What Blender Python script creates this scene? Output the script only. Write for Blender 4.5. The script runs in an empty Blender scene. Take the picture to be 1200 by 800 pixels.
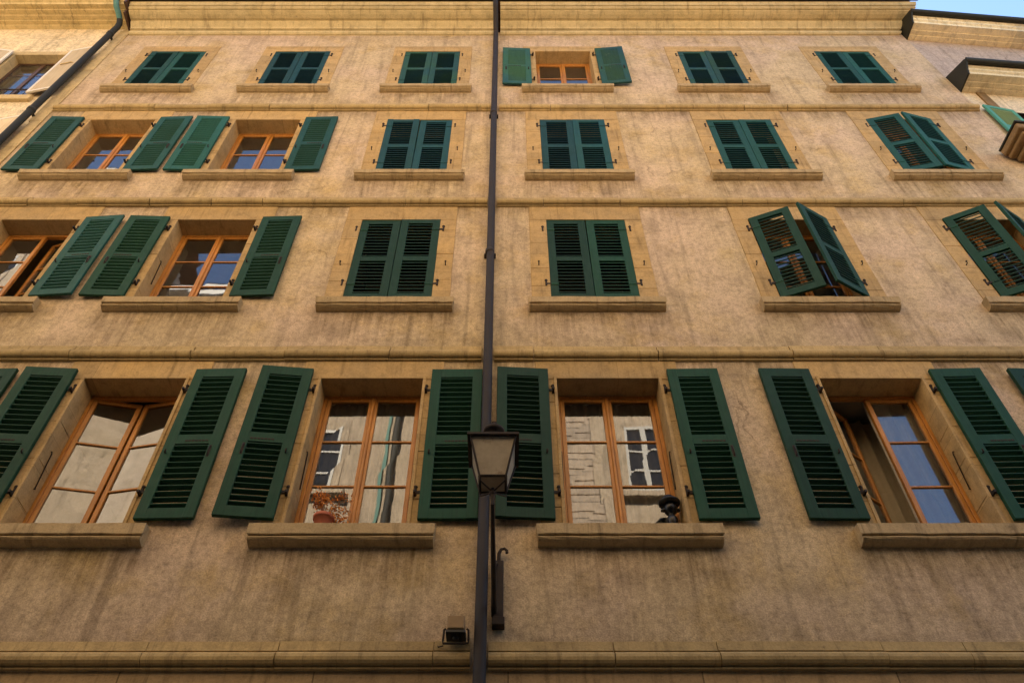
import bpy, bmesh, math, random
from mathutils import Vector, Matrix
random.seed(11)
R = math.radians
H0 = 1.6                      # height of the camera above the street; all heights below are given from the camera
scene = bpy.context.scene
COL = scene.collection

# ------------------------------------------------------------------ mesh helper
class MB:
    def __init__(s): s.v = []; s.f = []; s.sm = []
    def add(s, vs, fs, smooth=False):
        o = len(s.v); s.v += [tuple(v) for v in vs]
        for f in fs: s.f.append([i + o for i in f]); s.sm.append(smooth)
    def box(s, x0, x1, y0, y1, z0, z1, b=0.0):
        if b <= 0:
            vs = [(x, y, z) for x in (x0, x1) for y in (y0, y1) for z in (z0, z1)]
            s.add(vs, [(0,1,3,2),(4,6,7,5),(0,4,5,1),(2,3,7,6),(0,2,6,4),(1,5,7,3)])
        else:
            bm = bmesh.new()
            vs = [bm.verts.new((x, y, z)) for x in (x0, x1) for y in (y0, y1) for z in (z0, z1)]
            for f in [(0,1,3,2),(4,6,7,5),(0,4,5,1),(2,3,7,6),(0,2,6,4),(1,5,7,3)]: bm.faces.new([vs[i] for i in f])
            bmesh.ops.bevel(bm, geom=list(bm.edges), offset=b, segments=1, affect='EDGES', profile=0.5)
            bm.verts.index_update()
            s.add([v.co[:] for v in bm.verts], [[v.index for v in f.verts] for f in bm.faces])
            bm.free()
    def extrude_x(s, prof, xa, xb, ca=0.0, cb=0.0, smooth=False):
        """profile of (y, z) swept from xa to xb; ca, cb widen the ends with the profile's depth (mitres)"""
        n = len(prof)
        vs = [(xa - ca * (-y), y, z) for y, z in prof] + [(xb + cb * (-y), y, z) for y, z in prof]
        fs = [(i, (i + 1) % n, n + (i + 1) % n, n + i) for i in range(n)]
        s.add(vs, fs, smooth); s.add(vs, [list(range(n))[::-1], list(range(n, 2 * n))])
    def tube(s, pts, r, n=10, cap=True, smooth=True):
        pts = [Vector(p) for p in pts]; rs = r if isinstance(r, (list, tuple)) else [r] * len(pts)
        vs = []; up = None
        for i, p in enumerate(pts):
            t = (pts[min(i + 1, len(pts) - 1)] - pts[max(i - 1, 0)]).normalized()
            if up is None:
                up = Vector((0, 0, 1)) if abs(t.z) < .9 else Vector((1, 0, 0))
            a = t.cross(up).normalized(); b = a.cross(t).normalized(); up = b
            vs += [p + (a * math.cos(2 * math.pi * k / n) + b * math.sin(2 * math.pi * k / n)) * rs[i] for k in range(n)]
        fs = [(i * n + k, i * n + (k + 1) % n, (i + 1) * n + (k + 1) % n, (i + 1) * n + k) for i in range(len(pts) - 1) for k in range(n)]
        s.add(vs, fs, smooth)
        if cap: s.add(vs[:n], [list(range(n))[::-1]]); s.add(vs[-n:], [list(range(n))])
    def lathe(s, prof, c, n=20, smooth=True):
        vs = []
        for r, z in prof:
            vs += [(c[0] + r * math.cos(2 * math.pi * k / n), c[1] + r * math.sin(2 * math.pi * k / n), c[2] + z) for k in range(n)]
        fs = [(i * n + k, i * n + (k + 1) % n, (i + 1) * n + (k + 1) % n, (i + 1) * n + k) for i in range(len(prof) - 1) for k in range(n)]
        s.add(vs, fs, smooth)
        s.add(vs[:n], [list(range(n))[::-1]]); s.add(vs[-n:], [list(range(n))])
    def mesh(s, name, mat, recalc=True):
        m = bpy.data.meshes.new(name); m.from_pydata(s.v, [], s.f)
        for i, p in enumerate(m.polygons): p.use_smooth = s.sm[i]
        if recalc: bm = bmesh.new(); bm.from_mesh(m); bmesh.ops.recalc_face_normals(bm, faces=bm.faces); bm.to_mesh(m); bm.free()
        m.materials.append(mat); return m
    def build(s, name, mat, parent=None, recalc=True):
        return link(name, s.mesh(name, mat, recalc), parent)

def link(name, data, parent=None, loc=None):
    o = bpy.data.objects.new(name, data); COL.objects.link(o)
    if parent is not None: o.parent = parent
    if loc is not None: o.location = loc
    return o
def tag(o, label=None, cat=None, group=None, kind=None):
    if label: o['label'] = label
    if cat: o['category'] = cat
    if group: o['group'] = group
    if kind: o['kind'] = kind
    return o
def empty(name, loc=(0, 0, 0), rz=0.0):
    o = link(name, None, None, loc); o.rotation_euler = (0, 0, rz); o.empty_display_size = .2
    return o

# ------------------------------------------------------------------ materials
class N:
    def __init__(s, name):
        s.m = bpy.data.materials.new(name); s.m.use_nodes = True; s.t = s.m.node_tree; s.t.nodes.clear()
        s.out = s.n('ShaderNodeOutputMaterial')
    def n(s, typ, **kw):
        d = s.t.nodes.new(typ)
        for k, v in kw.items():
            if k.startswith('i_'):
                d.inputs[k[2:].replace('_', ' ')].default_value = v
            else: setattr(d, k, v)
        return d
    def l(s, a, b): s.t.links.new(a, b)
    def coord(s, scale=(1, 1, 1), swizzle=False):
        g = s.n('ShaderNodeTexCoord'); src = g.outputs['Object']
        if swizzle:
            sp = s.n('ShaderNodeSeparateXYZ'); s.l(src, sp.inputs[0])
            cb = s.n('ShaderNodeCombineXYZ'); s.l(sp.outputs[0], cb.inputs[0]); s.l(sp.outputs[2], cb.inputs[1]); s.l(sp.outputs[1], cb.inputs[2])
            src = cb.outputs[0]
        mp = s.n('ShaderNodeMapping'); mp.inputs['Scale'].default_value = scale; s.l(src, mp.inputs[0])
        return mp.outputs[0]
    def noise(s, scale, detail=4, rough=.6, co=None, dist=0.0):
        d = s.n('ShaderNodeTexNoise'); d.inputs['Scale'].default_value = scale; d.inputs['Detail'].default_value = detail
        d.inputs['Roughness'].default_value = rough; d.inputs['Distortion'].default_value = dist
        s.l(co if co is not None else s.coord(), d.inputs['Vector']); return d.outputs['Fac']
    def ramp(s, fac, stops):
        d = s.n('ShaderNodeValToRGB'); e = d.color_ramp.elements
        while len(e) < len(stops): e.new(.5)
        for k, (p, c) in enumerate(stops):
            e[k].position = p; e[k].color = (c, c, c, 1) if isinstance(c, (int, float)) else (*c, 1)
        s.l(fac, d.inputs[0]); return d.outputs[0]
    def mix(s, fac, a, b, mode='MIX'):
        d = s.n('ShaderNodeMix', data_type='RGBA', blend_type=mode)
        for k, v in ((0, fac), (6, a), (7, b)):
            if hasattr(v, 'is_output'): s.l(v, d.inputs[k])
            elif k == 0: d.inputs[0].default_value = v
            else: d.inputs[k].default_value = (*v, 1) if len(v) == 3 else v
        return d.outputs[2]
    def math(s, op, a, b=None, clamp=False):
        d = s.n('ShaderNodeMath', operation=op, use_clamp=clamp)
        for k, v in ((0, a), (1, b)):
            if v is None: continue
            if hasattr(v, 'is_output'): s.l(v, d.inputs[k])
            else: d.inputs[k].default_value = v
        return d.outputs[0]
    def bump(s, h, strength=.3, dist=.01, normal=None):
        d = s.n('ShaderNodeBump'); d.inputs['Strength'].default_value = strength; d.inputs['Distance'].default_value = dist
        s.l(h, d.inputs['Height'])
        if normal is not None: s.l(normal, d.inputs['Normal'])
        return d.outputs[0]
    def bsdf(s, color, rough=.8, bump=None, spec=.3, metal=0.0):
        b = s.n('ShaderNodeBsdfPrincipled')
        for k, v in (('Base Color', color), ('Roughness', rough), ('Metallic', metal), ('Specular IOR Level', spec)):
            if hasattr(v, 'is_output'): s.l(v, b.inputs[k])
            else: b.inputs[k].default_value = (*v, 1) if k == 'Base Color' else v
        if bump is not None: s.l(bump, b.inputs['Normal'])
        s.l(b.outputs[0], s.out.inputs[0]); return b

def mat_plaster(name, pink, tan, ochre, stain_shaded=True, strength=1.0):
    n = N(name)
    c = n.mix(n.ramp(n.noise(.42, 4, .6), [(.42, 0), (.58, 1)]), pink, tan)
    c = n.mix(n.math('MULTIPLY', n.ramp(n.noise(1.3, 5, .65), [(.50, 0), (.68, 1)]), .75), c, ochre)
    cloud = n.noise(3.2, 9, .72)
    c = n.mix(1.0, c, n.ramp(cloud, [(.30, .70), (.48, .98), (.70, 1.18)]), 'MULTIPLY')
    fine = n.noise(17, 6, .75)
    c = n.mix(1.0, c, n.ramp(fine, [(.3, .60), (.50, 1.0), (.72, 1.22)]), 'MULTIPLY')
    grain = n.noise(70, 3, .7)
    c = n.mix(1.0, c, n.ramp(grain, [(.3, .66), (.5, 1.0), (.7, 1.22)]), 'MULTIPLY')
    st = n.noise(1.0, 6, .62, n.coord((7.5, 1, .45)), .6)
    c = n.mix(1.0, c, n.ramp(st, [(.33, .76), (.45, 1.0), (.66, 1.08)]), 'MULTIPLY')
    if stain_shaded:
        a = n.n('ShaderNodeAttribute', attribute_name='stain_shade').outputs['Fac']  # weight holds dirt as well as painted shade
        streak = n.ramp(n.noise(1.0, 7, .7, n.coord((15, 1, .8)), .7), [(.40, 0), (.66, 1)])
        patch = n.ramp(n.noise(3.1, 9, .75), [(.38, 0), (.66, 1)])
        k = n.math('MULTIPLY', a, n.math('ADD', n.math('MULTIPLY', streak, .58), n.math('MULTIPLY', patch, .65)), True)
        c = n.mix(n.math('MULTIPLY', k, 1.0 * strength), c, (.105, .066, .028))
        lime = n.ramp(n.noise(1.0, 4, .6, n.coord((7, 1, .35)), .5), [(.60, 0), (.70, 1)])
        c = n.mix(n.math('MULTIPLY', n.math('MULTIPLY', lime, a), .35), c, (.60, .47, .29))
    # hairline cracks and specks of dirt
    wob = n.n('ShaderNodeTexNoise'); wob.inputs['Scale'].default_value = 2.2; wob.inputs['Detail'].default_value = 6; n.l(n.coord(), wob.inputs['Vector'])
    wv = n.n('ShaderNodeVectorMath', operation='SCALE'); n.l(wob.outputs['Color'], wv.inputs[0]); wv.inputs['Scale'].default_value = .55
    av = n.n('ShaderNodeVectorMath', operation='ADD'); n.l(n.coord((1, 1, .6)), av.inputs[0]); n.l(wv.outputs[0], av.inputs[1])
    vo = n.n('ShaderNodeTexVoronoi', feature='DISTANCE_TO_EDGE'); vo.inputs['Scale'].default_value = .62; n.l(av.outputs[0], vo.inputs['Vector'])
    cr = n.math('MULTIPLY', n.ramp(vo.outputs['Distance'], [(.0, 1), (.006, 0)]), n.ramp(n.noise(.9, 2), [(.55, 0), (.63, 1)]))
    c = n.mix(n.math('MULTIPLY', cr, .6), c, (.10, .065, .03))
    sp = n.ramp(n.noise(26, 2, .5), [(.72, 0), (.77, 1)])
    c = n.mix(n.math('MULTIPLY', sp, .5), c, (.15, .10, .05))
    b = n.bump(grain, .35, .006); b = n.bump(fine, .45, .016, b); b = n.bump(cloud, .35, .05, b)
    n.bsdf(c, .92, b, .15); return n.m

def mat_stone(name, a, b, dark, block=(.8, .36), mort=.006, rough=.88, joints=.5):
    n = N(name)
    br = n.n('ShaderNodeTexBrick'); br.offset = .37
    br.inputs['Scale'].default_value = 1; br.inputs['Brick Width'].default_value = block[0]; br.inputs['Row Height'].default_value = block[1]
    br.inputs['Mortar Size'].default_value = mort; br.inputs['Mortar Smooth'].default_value = .3; br.inputs['Bias'].default_value = 0
    br.inputs['Color1'].default_value = (.86, .86, .86, 1); br.inputs['Color2'].default_value = (1.1, 1.08, 1.04, 1)
    k = 1 - joints; br.inputs['Mortar'].default_value = (k, k, k, 1)
    n.l(n.coord((1, 1, 1), True), br.inputs['Vector'])
    c = n.mix(n.ramp(n.noise(1.6, 5, .6), [(.35, 0), (.65, 1)]), a, b)
    c = n.mix(1.0, c, br.outputs['Color'], 'MULTIPLY')
    cl = n.noise(6, 8, .72)
    c = n.mix(1.0, c, n.ramp(cl, [(.28, .66), (.5, 1), (.75, 1.14)]), 'MULTIPLY')
    g = n.noise(55, 4, .7)
    c = n.mix(1.0, c, n.ramp(g, [(.3, .8), (.5, 1), (.72, 1.12)]), 'MULTIPLY')
    st = n.ramp(n.noise(1.0, 5, .65, n.coord((14, 3, 1.2)), .3), [(.54, 0), (.72, 1)])
    c = n.mix(n.math('MULTIPLY', st, .6), c, dark)
    pit = n.ramp(n.noise(13, 4, .6), [(.66, 0), (.75, 1)])
    c = n.mix(n.math('MULTIPLY', pit, .55), c, dark)
    bm = n.bump(g, .35, .005); bm = n.bump(cl, .4, .015, bm)
    n.bsdf(c, rough, bm, .2); return n.m

def mat_paint(name, base, alt, rough=.42, wear=.5, chip=(.20, .24, .20)):
    n = N(name)
    oi = n.n('ShaderNodeObjectInfo')
    co = n.coord()
    ad = n.n('ShaderNodeVectorMath', operation='ADD'); n.l(co, ad.inputs[0])
    mu = n.n('ShaderNodeVectorMath', operation='SCALE'); cb = n.n('ShaderNodeCombineXYZ')
    for k in range(3): n.l(oi.outputs['Random'], cb.inputs[k])
    n.l(cb.outputs[0], mu.inputs[0]); mu.inputs['Scale'].default_value = 37.0; n.l(mu.outputs[0], ad.inputs[1])
    v = ad.outputs[0]
    c = n.mix(n.ramp(n.noise(1.4, 4, .6, v), [(.36, 0), (.66, 1)]), base, alt)
    c = n.mix(1.0, c, n.ramp(oi.outputs['Random'], [(0, .72), (1, 1.32)]), 'MULTIPLY')
    gr = n.noise(1.0, 5, .7, None); 
    ss = n.n('ShaderNodeMapping'); ss.inputs['Scale'].default_value = (60, 60, 3); n.l(v, ss.inputs[0])
    gr = n.noise(1.0, 4, .6, ss.outputs[0])
    c = n.mix(1.0, c, n.ramp(gr, [(.3, .8), (.6, 1.06)]), 'MULTIPLY')
    dust = n.noise(9, 8, .75, v)
    c = n.mix(n.math('MULTIPLY', n.ramp(dust, [(.58, 0), (.78, 1)]), wear * .5), c, chip)
    ch = n.ramp(n.noise(38, 4, .6, v), [(.73, 0), (.76, 1)])
    c = n.mix(n.math('MULTIPLY', ch, wear), c, chip)
    b = n.bump(gr, .12, .003); b = n.bump(dust, .15, .004, b)
    rr = n.ramp(dust, [(.3, rough), (.8, min(1, rough + .25))])
    n.bsdf(c, rr, b, .22); return n.m

def mat_wood(name, a, b, rough=.4, along='Z'):
    n = N(name)
    sc = {'Z': (45, 45, 2.2), 'X': (1.2, 14, 26)}[along]
    g = n.noise(1.0, 5, .65, n.coord(sc), .8)
    c = n.mix(n.ramp(g, [(.3, 0), (.7, 1)]), a, b)
    c = n.mix(1.0, c, n.ramp(n.noise(3, 4), [(.3, .72), (.7, 1.15)]), 'MULTIPLY')
    n.bsdf(c, rough, n.bump(g, .2, .002), .4); return n.m

def mat_metal(name, col, rough=.5, metal=.6, alt=None):
    n = N(name); f = n.noise(8, 7, .7)
    c = n.mix(n.ramp(f, [(.35, 0), (.68, 1)]), col, alt or tuple(min(1, x * 1.9 + .01) for x in col))
    n.bsdf(c, n.ramp(f, [(.3, rough), (.8, min(1, rough + .25))]), n.bump(n.noise(40, 3), .15, .002), .4, metal); return n.m

def mat_glass(name, ior, tint=(.80, .86, .84), wave=.0015, dirt=.06):
    n = N(name)
    fr = n.n('ShaderNodeFresnel'); fr.inputs['IOR'].default_value = ior
    b = n.bump(n.noise(2.1, 2, .5, n.coord((1, 1, .7)), 0), wave, .6)
    n.l(b, fr.inputs['Normal'])
    tr = n.n('ShaderNodeBsdfTransparent'); tr.inputs[0].default_value = (*tint, 1)
    gl = n.n('ShaderNodeBsdfGlossy'); gl.inputs['Roughness'].default_value = .012; gl.inputs[0].default_value = (.96, .97, .97, 1); n.l(b, gl.inputs['Normal'])
    ms = n.n('ShaderNodeMixShader'); n.l(fr.outputs[0], ms.inputs[0]); n.l(tr.outputs[0], ms.inputs[1]); n.l(gl.outputs[0], ms.inputs[2])
    df = n.n('ShaderNodeBsdfDiffuse'); df.inputs[0].default_value = (.42, .38, .32, 1)
    m2 = n.n('ShaderNodeMixShader'); n.l(n.math('MULTIPLY', n.ramp(n.noise(5, 6, .7), [(.3, .4), (.8, 1)]), dirt), m2.inputs[0])
    n.l(ms.outputs[0], m2.inputs[1]); n.l(df.outputs[0], m2.inputs[2])
    n.l(m2.outputs[0], n.out.inputs[0]); return n.m

def mat_plain(name, col, rough=.7, var=.15, scale=4, spec=.3):
    n = N(name); f = n.noise(scale, 6, .65)
    c = n.mix(1.0, col, n.ramp(f, [(.3, 1 - var), (.7, 1 + var)]), 'MULTIPLY')
    n.bsdf(c, rough, n.bump(f, .15, .005), spec); return n.m

def mat_lampglass():
    n = N('lantern_glass'); f = n.noise(14, 6, .7)
    c = n.mix(n.ramp(f, [(.35, 0), (.7, 1)]), (.40, .335, .235), (.52, .45, .33))
    rust = n.ramp(n.noise(9, 5, .7), [(.58, 0), (.70, 1)]); c = n.mix(n.math('MULTIPLY', rust, .6), c, (.17, .07, .02))
    b = n.bsdf(c, .35, None, .4); b.inputs['Transmission Weight'].default_value = .25; return n.m

M = {}
M['plaster'] = mat_plaster('plaster', (.545, .408, .275), (.530, .405, .240), (.47, .33, .135))
M['stone'] = mat_stone('ochre_sandstone', (.475, .315, .130), (.43, .300, .145), (.16, .105, .045), (1.9, .40), .004, .9, .35)
M['course'] = mat_stone('string_course_stone', (.46, .335, .15), (.41, .295, .135), (.11, .075, .035), (1.4, 3.0), .006, .88, .1)
M['sillstone'] = mat_stone('sill_stone', (.48, .35, .185), (.43, .315, .16), (.10, .07, .035), (9, 9), .0, .88, .0)
M['cornice'] = mat_stone('cornice_stone', (.64, .52, .285), (.58, .46, .235), (.20, .14, .07), (1.7, 5.0), .004, .85, .25)
M['base'] = mat_stone('base_stone', (.40, .28, .15), (.36, .25, .13), (.12, .08, .04), (1.5, .62), .007, .9, .6)
M['green'] = mat_paint('dark_green_paint', (.0065, .043, .019), (.0075, .049, .024), .55, .16)
M['teal'] = mat_paint('teal_green_paint', (.010, .062, .038), (.012, .072, .055), .5, .25)
M['blue'] = mat_paint('blue_green_paint', (.009, .055, .058), (.010, .050, .042), .5, .25)
M['faded'] = mat_paint('faded_green_paint', (.026, .085, .048), (.014, .062, .075), .6, .5, (.28, .32, .24))
M['wood'] = mat_wood('varnished_orange_wood', (.38, .140, .020), (.56, .25, .048), .4)
M['glass'] = mat_glass('window_glass', 2.2)
M['iron'] = mat_metal('dark_iron', (.018, .014, .011), .65, .3, (.050, .030, .016))
M['pipe'] = mat_metal('painted_downpipe', (.016, .0115, .009), .62, .0, (.028, .020, .015))
M['leftpipe'] = mat_metal('grey_downpipe', (.012, .013, .011), .65, .0, (.024, .026, .022))
M['copper'] = mat_metal('green_copper', (.06, .16, .14), .6, .2, (.11, .25, .21))
M['gutter'] = mat_metal('dark_gutter', (.018, .017, .012), .5, .4, (.04, .038, .022))
M['room'] = mat_plain('room_wall', (.58, .50, .38), .9, .1)
M['void'] = mat_plain('dark_recess', (.035, .028, .02), .9, .1)
M['curtain'] = mat_plain('curtain_cloth', (.50, .42, .28), .9, .08, 12)
M['cream'] = mat_plaster('cream_render', (.70, .58, .39), (.68, .55, .34), (.60, .45, .25), False)
M['creamstone'] = mat_stone('cream_stone', (.58, .44, .23), (.52, .39, .19), (.22, .15, .07), (2.2, .5), .004, .85, .3)
M['creampaint'] = mat_paint('cream_paint', (.62, .50, .32), (.58, .45, .27), .6, .15, (.7, .6, .45))
M['whitepaint'] = mat_plain('off_white_paint', (.72, .66, .54), .5, .08)
M['brownwood'] = mat_wood('dark_brown_wood', (.055, .025, .014), (.10, .05, .025), .45)
M['eave'] = mat_stone('worn_eave_boards', (.62, .49, .25), (.54, .42, .20), (.10, .06, .02), (2.6, 4), .003, .85, .3)
M['greyrender'] = mat_plaster('grey_render', (.47, .37, .29), (.45, .36, .28), (.48, .37, .27), False)
M['paleeave'] = mat_stone('pale_eave', (.84, .74, .50), (.80, .70, .45), (.36, .27, .14), (3.5, 4), .003, .8, .25)
M['dullgreen'] = mat_paint('olive_panel_paint', (.20, .26, .085), (.16, .22, .09), .6, .2, (.25, .3, .15))
M['palegreen'] = mat_paint('pale_green_paint', (.075, .26, .16), (.06, .22, .17), .5, .3)
M['hood'] = mat_stone('brown_moulding', (.30, .19, .085), (.24, .15, .065), (.09, .055, .025), (3, 4), .0, .8, .0)
M['terracotta'] = mat_plain('terracotta', (.42, .125, .065), .75, .2, 9)
M['dryleaf'] = mat_plain('dried_leaf', (.62, .22, .035), .8, .5, 30)
M['twig'] = mat_plain('dry_twig', (.26, .15, .08), .85, .3, 20)
M['black'] = mat_plain('black_iron_paint', (.006, .006, .006), .35, .2, 8, .4)
M['lampglass'] = mat_lampglass()
M['box'] = mat_metal('weathered_box', (.26, .165, .07), .6, .1, (.34, .22, .10))
M['asphalt'] = mat_plain('asphalt', (.055, .052, .048), .9, .3, 20)
M['slabs'] = mat_stone('pavement_slabs', (.26, .24, .21), (.23, .21, .18), (.12, .11, .09), (.7, .7), .01, .9, .5)
M['roof'] = mat_stone('roof_tiles', (.22, .10, .05), (.18, .08, .045), (.08, .05, .03), (.2, .25), .01, .9, .5)
M['opp'] = mat_plaster('pale_render', (.50, .405, .30), (.48, .385, .285), (.44, .35, .24), False)
M['oppstone'] = mat_stone('pale_ashlar', (.50, .40, .31), (.46, .37, .29), (.25, .2, .15), (9, .452), .012, .85, .75)
M['bouncecut'] = mat_stone('bounce_cut_stone', (.14, .11, .08), (.11, .085, .06), (.05, .04, .03), (1.1, .5), .01, .9, .5)  # low albedo, for the storeys added opposite to cut bounce light
M['white'] = mat_plain('white_paint', (.52, .50, .46), .5, .05)
M['oppglass'] = mat_plain('dark_window_glass', (.02, .02, .02), .06, .1, 3, .5)

# ------------------------------------------------------------------ facade data (metres; x from the camera, z from the camera height)
COLS = [-6.47, -4.03, -1.478, 1.068, 3.86, 6.55]
COLS_A = [-6.52, -4.03, -1.47, 1.075, 3.915, 6.62]
ROWS = {                       # sill top, soffit, leaf bottom, leaf top
    'A': dict(s=4.43, t=6.415, lb=4.525, lt=6.52, w=1.10),
    'B': dict(s=7.76, t=9.645, lb=7.85, lt=9.650, w=1.085),
    'C': dict(s=10.90, t=12.79, lb=10.985, lt=12.81, w=1.085),
    'D': dict(s=14.05, t=15.845, lb=14.17, lt=15.875, w=1.075)}
COURSES = [(3.365, 3.124), (6.95, 6.705), (10.222, 9.986), (13.397, 13.125)]
SURT = {'A': 6.70, 'B': 9.984, 'C': 13.122, 'D': 16.10}
XL, XR = -7.80, 8.09           # ends of the facade
def cx(r, c): return (COLS_A if r == 'A' else COLS)[c]

# leaf state: None = window fully closed by its shutters; else (left angle, right angle)
ST = {
 'A0': (178, 178), 'A1': (176.5, 178.5), 'A2': (174.3, 179.6), 'A3': (176.3, 179), 'A4': (179, 178), 'A5': (178, 178),
 'B0': (178, 176), 'B1': (178, 178), 'B4': (21.5, 29.5), 'B5': (25, 31.5),
 'C0': (178.5, 178), 'C1': (178.5, 178.8), 'C5': (12, 14), 'D3': (178, 175.5)}
CASE = {'A1': (11, 11), 'A4': (38, 1.2), 'B0': (0, 17)}       # casements swung into the room
PAINT = {'A': 'green', 'B': 'green', 'C': 'teal', 'D': 'teal'}
PX = {'C2': 'blue', 'C3': 'blue', 'D1': 'blue', 'D2': 'faded', 'D3': 'faded', 'D4': 'faded', 'B0': 'teal', 'C5': 'teal'}
LABEL = {'B4': 'half open dark green louvred shutter standing out from the wall', 'B5': 'half open dark green louvred shutter at the right edge',
         'C5': 'teal louvred shutter slightly ajar, its leaves meeting in a ridge', 'D3': 'faded green shutter with blue patches folded back against the wall'}

house = tag(empty('apartment_building'), 'tan plastered apartment facade with green louvred shutters, ochre stone surrounds and string courses', 'building')

# ---- plaster sheet cut into cells, with a weight for dirt and painted shade on every vertex
def stain_shade_at(x, z):
    s = 0.0; h1 = .5 + .25 * math.sin(x * 7.3 + z * .3 + 1) + .25 * math.sin(x * 17.1 + 2.2)
    for r in 'ABCD':
        for c in range(6):
            d = abs(x - cx(r, c)); zb = ROWS[r]['s'] - .15
            ln = .45 + .95 * h1
            if zb - ln < z < zb + .02:
                k = (1 - (zb - z) / ln); e = max(0, min(1, (1.02 - d) / .22))
                s = max(s, (.10 + .80 * k ** 1.3) * e)
            if z >= ROWS[r]['s'] - .3 and z < ROWS[r]['t'] + .4 and .76 < d < 1.1:
                s = max(s, .30 * (1.1 - d) / .34)
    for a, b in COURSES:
        if b - .6 < z < b: s = max(s, .85 * (1 - (b - z) / .6) ** 1.3)  # dirt plus painted shade for the dark gap below each course
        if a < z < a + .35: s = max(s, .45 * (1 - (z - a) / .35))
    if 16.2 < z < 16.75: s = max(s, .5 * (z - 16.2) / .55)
    if abs(x + .22) < .28: s = max(s, .38 * (1 - abs(x + .22) / .28))
    if x < XL + .6: s = max(s, .3 * (XL + .6 - x) / .6)
    if z < 4.2: s = max(s, .22 * min(1, (4.2 - z) / .8 + .3))  # painted shade: low wall darkened to deepen the falloff of light
    return s

def cut(vals, lo, hi, step):
    vs = sorted(set([lo, hi] + [round(v, 4) for v in vals if lo < v < hi])); out = [vs[0]]
    for a, b in zip(vs, vs[1:]):
        k = max(1, math.ceil((b - a) / step))
        out += [a + (b - a) * i / k for i in range(1, k + 1)]
    return out
holes = []
for r in 'ABCD':
    for c in range(6):
        h = .5 * ROWS[r]['w'] + .12
        holes.append((cx(r, c) - h, cx(r, c) + h, ROWS[r]['s'] - .08, ROWS[r]['t'] + .10))
xs = cut([v for h in holes for v in h[:2]], XL, XR, .13)
zs = cut([v for h in holes for v in h[2:]] + [b - .002 for a, b in COURSES], 3.12, 16.9, .13)
wm = MB(); idx = {}
def inhole(x, z): return any(a < x < b and c < z < d for a, b, c, d in holes)
for j in range(len(zs) - 1):
    for i in range(len(xs) - 1):
        if inhole((xs[i] + xs[i + 1]) / 2, (zs[j] + zs[j + 1]) / 2): continue
        q = []
        for (p, t) in ((i, j), (i + 1, j), (i + 1, j + 1), (i, j + 1)):
            if (p, t) not in idx: idx[(p, t)] = len(wm.v); wm.v.append((xs[p], 0.0, zs[t] + H0))
            q.append(idx[(p, t)])
        wm.f.append(q); wm.sm.append(False)
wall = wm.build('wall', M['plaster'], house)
at = wall.data.attributes.new('stain_shade', 'FLOAT', 'POINT')
for k, v in enumerate(wall.data.vertices): at.data[k].value = stain_shade_at(v.co.x, v.co.z - H0)

# ---- the body behind the facade, stone base and roof
b = MB(); B1 = H0
b.add([(XL, .0, 0), (XL, 11, 0), (XR, 11, 0), (XR, .0, 0), (XL, .0, 17.2 + B1), (XL, 11, 17.2 + B1), (XR, 11, 17.2 + B1), (XR, 0, 17.2 + B1)],
      [(0, 4, 5, 1), (1, 5, 6, 2), (2, 6, 7, 3)])
b.build('side_wall', M['greyrender'], house)
b = MB()
for x0, x1 in ((XL, -6.3), (-4.5, -3.3), (-1.9, 1.6), (3.1, 4.7), (6.1, XR)): b.box(x0, x1, .006, .4, 0, 2.4 + H0)
b.box(XL, XR, .006, .4, 2.4 + H0, 3.18 + H0)
b.build('stone_base', M['base'], house)
for x0, x1 in ((-6.3, -4.5), (-3.3, -1.9), (1.6, 3.1), (4.7, 6.1)):
    b = MB(); b.box(x0, x1, .25, .3, 0.0, 2.4 + H0, .01); b.build('shop_door', M['brownwood'], house)
b = MB()
b.add([(XL - .05, -.55, 17.27 + H0), (XR + .2, -.55, 17.27 + H0), (XR + .2, 5, 19.6 + H0), (XL - .05, 5, 19.6 + H0), (XR + .2, 11.3, 17.1 + H0), (XL - .05, 11.3, 17.1 + H0)],
      [(0, 1, 2, 3), (3, 2, 4, 5)])
b.build('roof', M['roof'], house)

# ---- cornice and gutter
def prof(pts): return [(y, z + H0) for y, z in pts]
CORN = prof([(.02, 16.73), (-.035, 16.735), (-.062, 16.76), (-.070, 16.80), (-.062, 16.835), (-.030, 16.85), (-.030, 16.868), (-.095, 16.872), (-.10, 16.905), (-.125, 16.93), (-.165, 16.96), (-.195, 16.99),
             (-.200, 17.02), (-.215, 17.022), (-.25, 17.012), (-.33, 17.022), (-.395, 17.045), (-.396, 17.075), (-.425, 17.07), (-.452, 17.085), (-.455, 17.11), (-.43, 17.125), (-.43, 17.14), (-.48, 17.142), (-.488, 17.20), (-.51, 17.24), (-.50, 17.27), (.02, 17.27)])
b = MB()
for x0, x1 in ((XL + .02, -.30), (-.16, 4.4), (4.406, 8.02)):
    b.extrude_x(CORN, x0, x1, 0, .75 if x1 > 8 else 0)
b.build('cornice', M['cornice'], house)
b = MB()
gp = [(-.575 + .068 * math.cos(a), 17.31 + .068 * math.sin(a)) for a in [math.pi + k * math.pi / 8 for k in range(9)]]
b.extrude_x(prof(gp + [(-.515, 17.33), (-.635, 17.33)]), XL + .02, 8.44)
b.build('gutter', M['gutter'], house)

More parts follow.
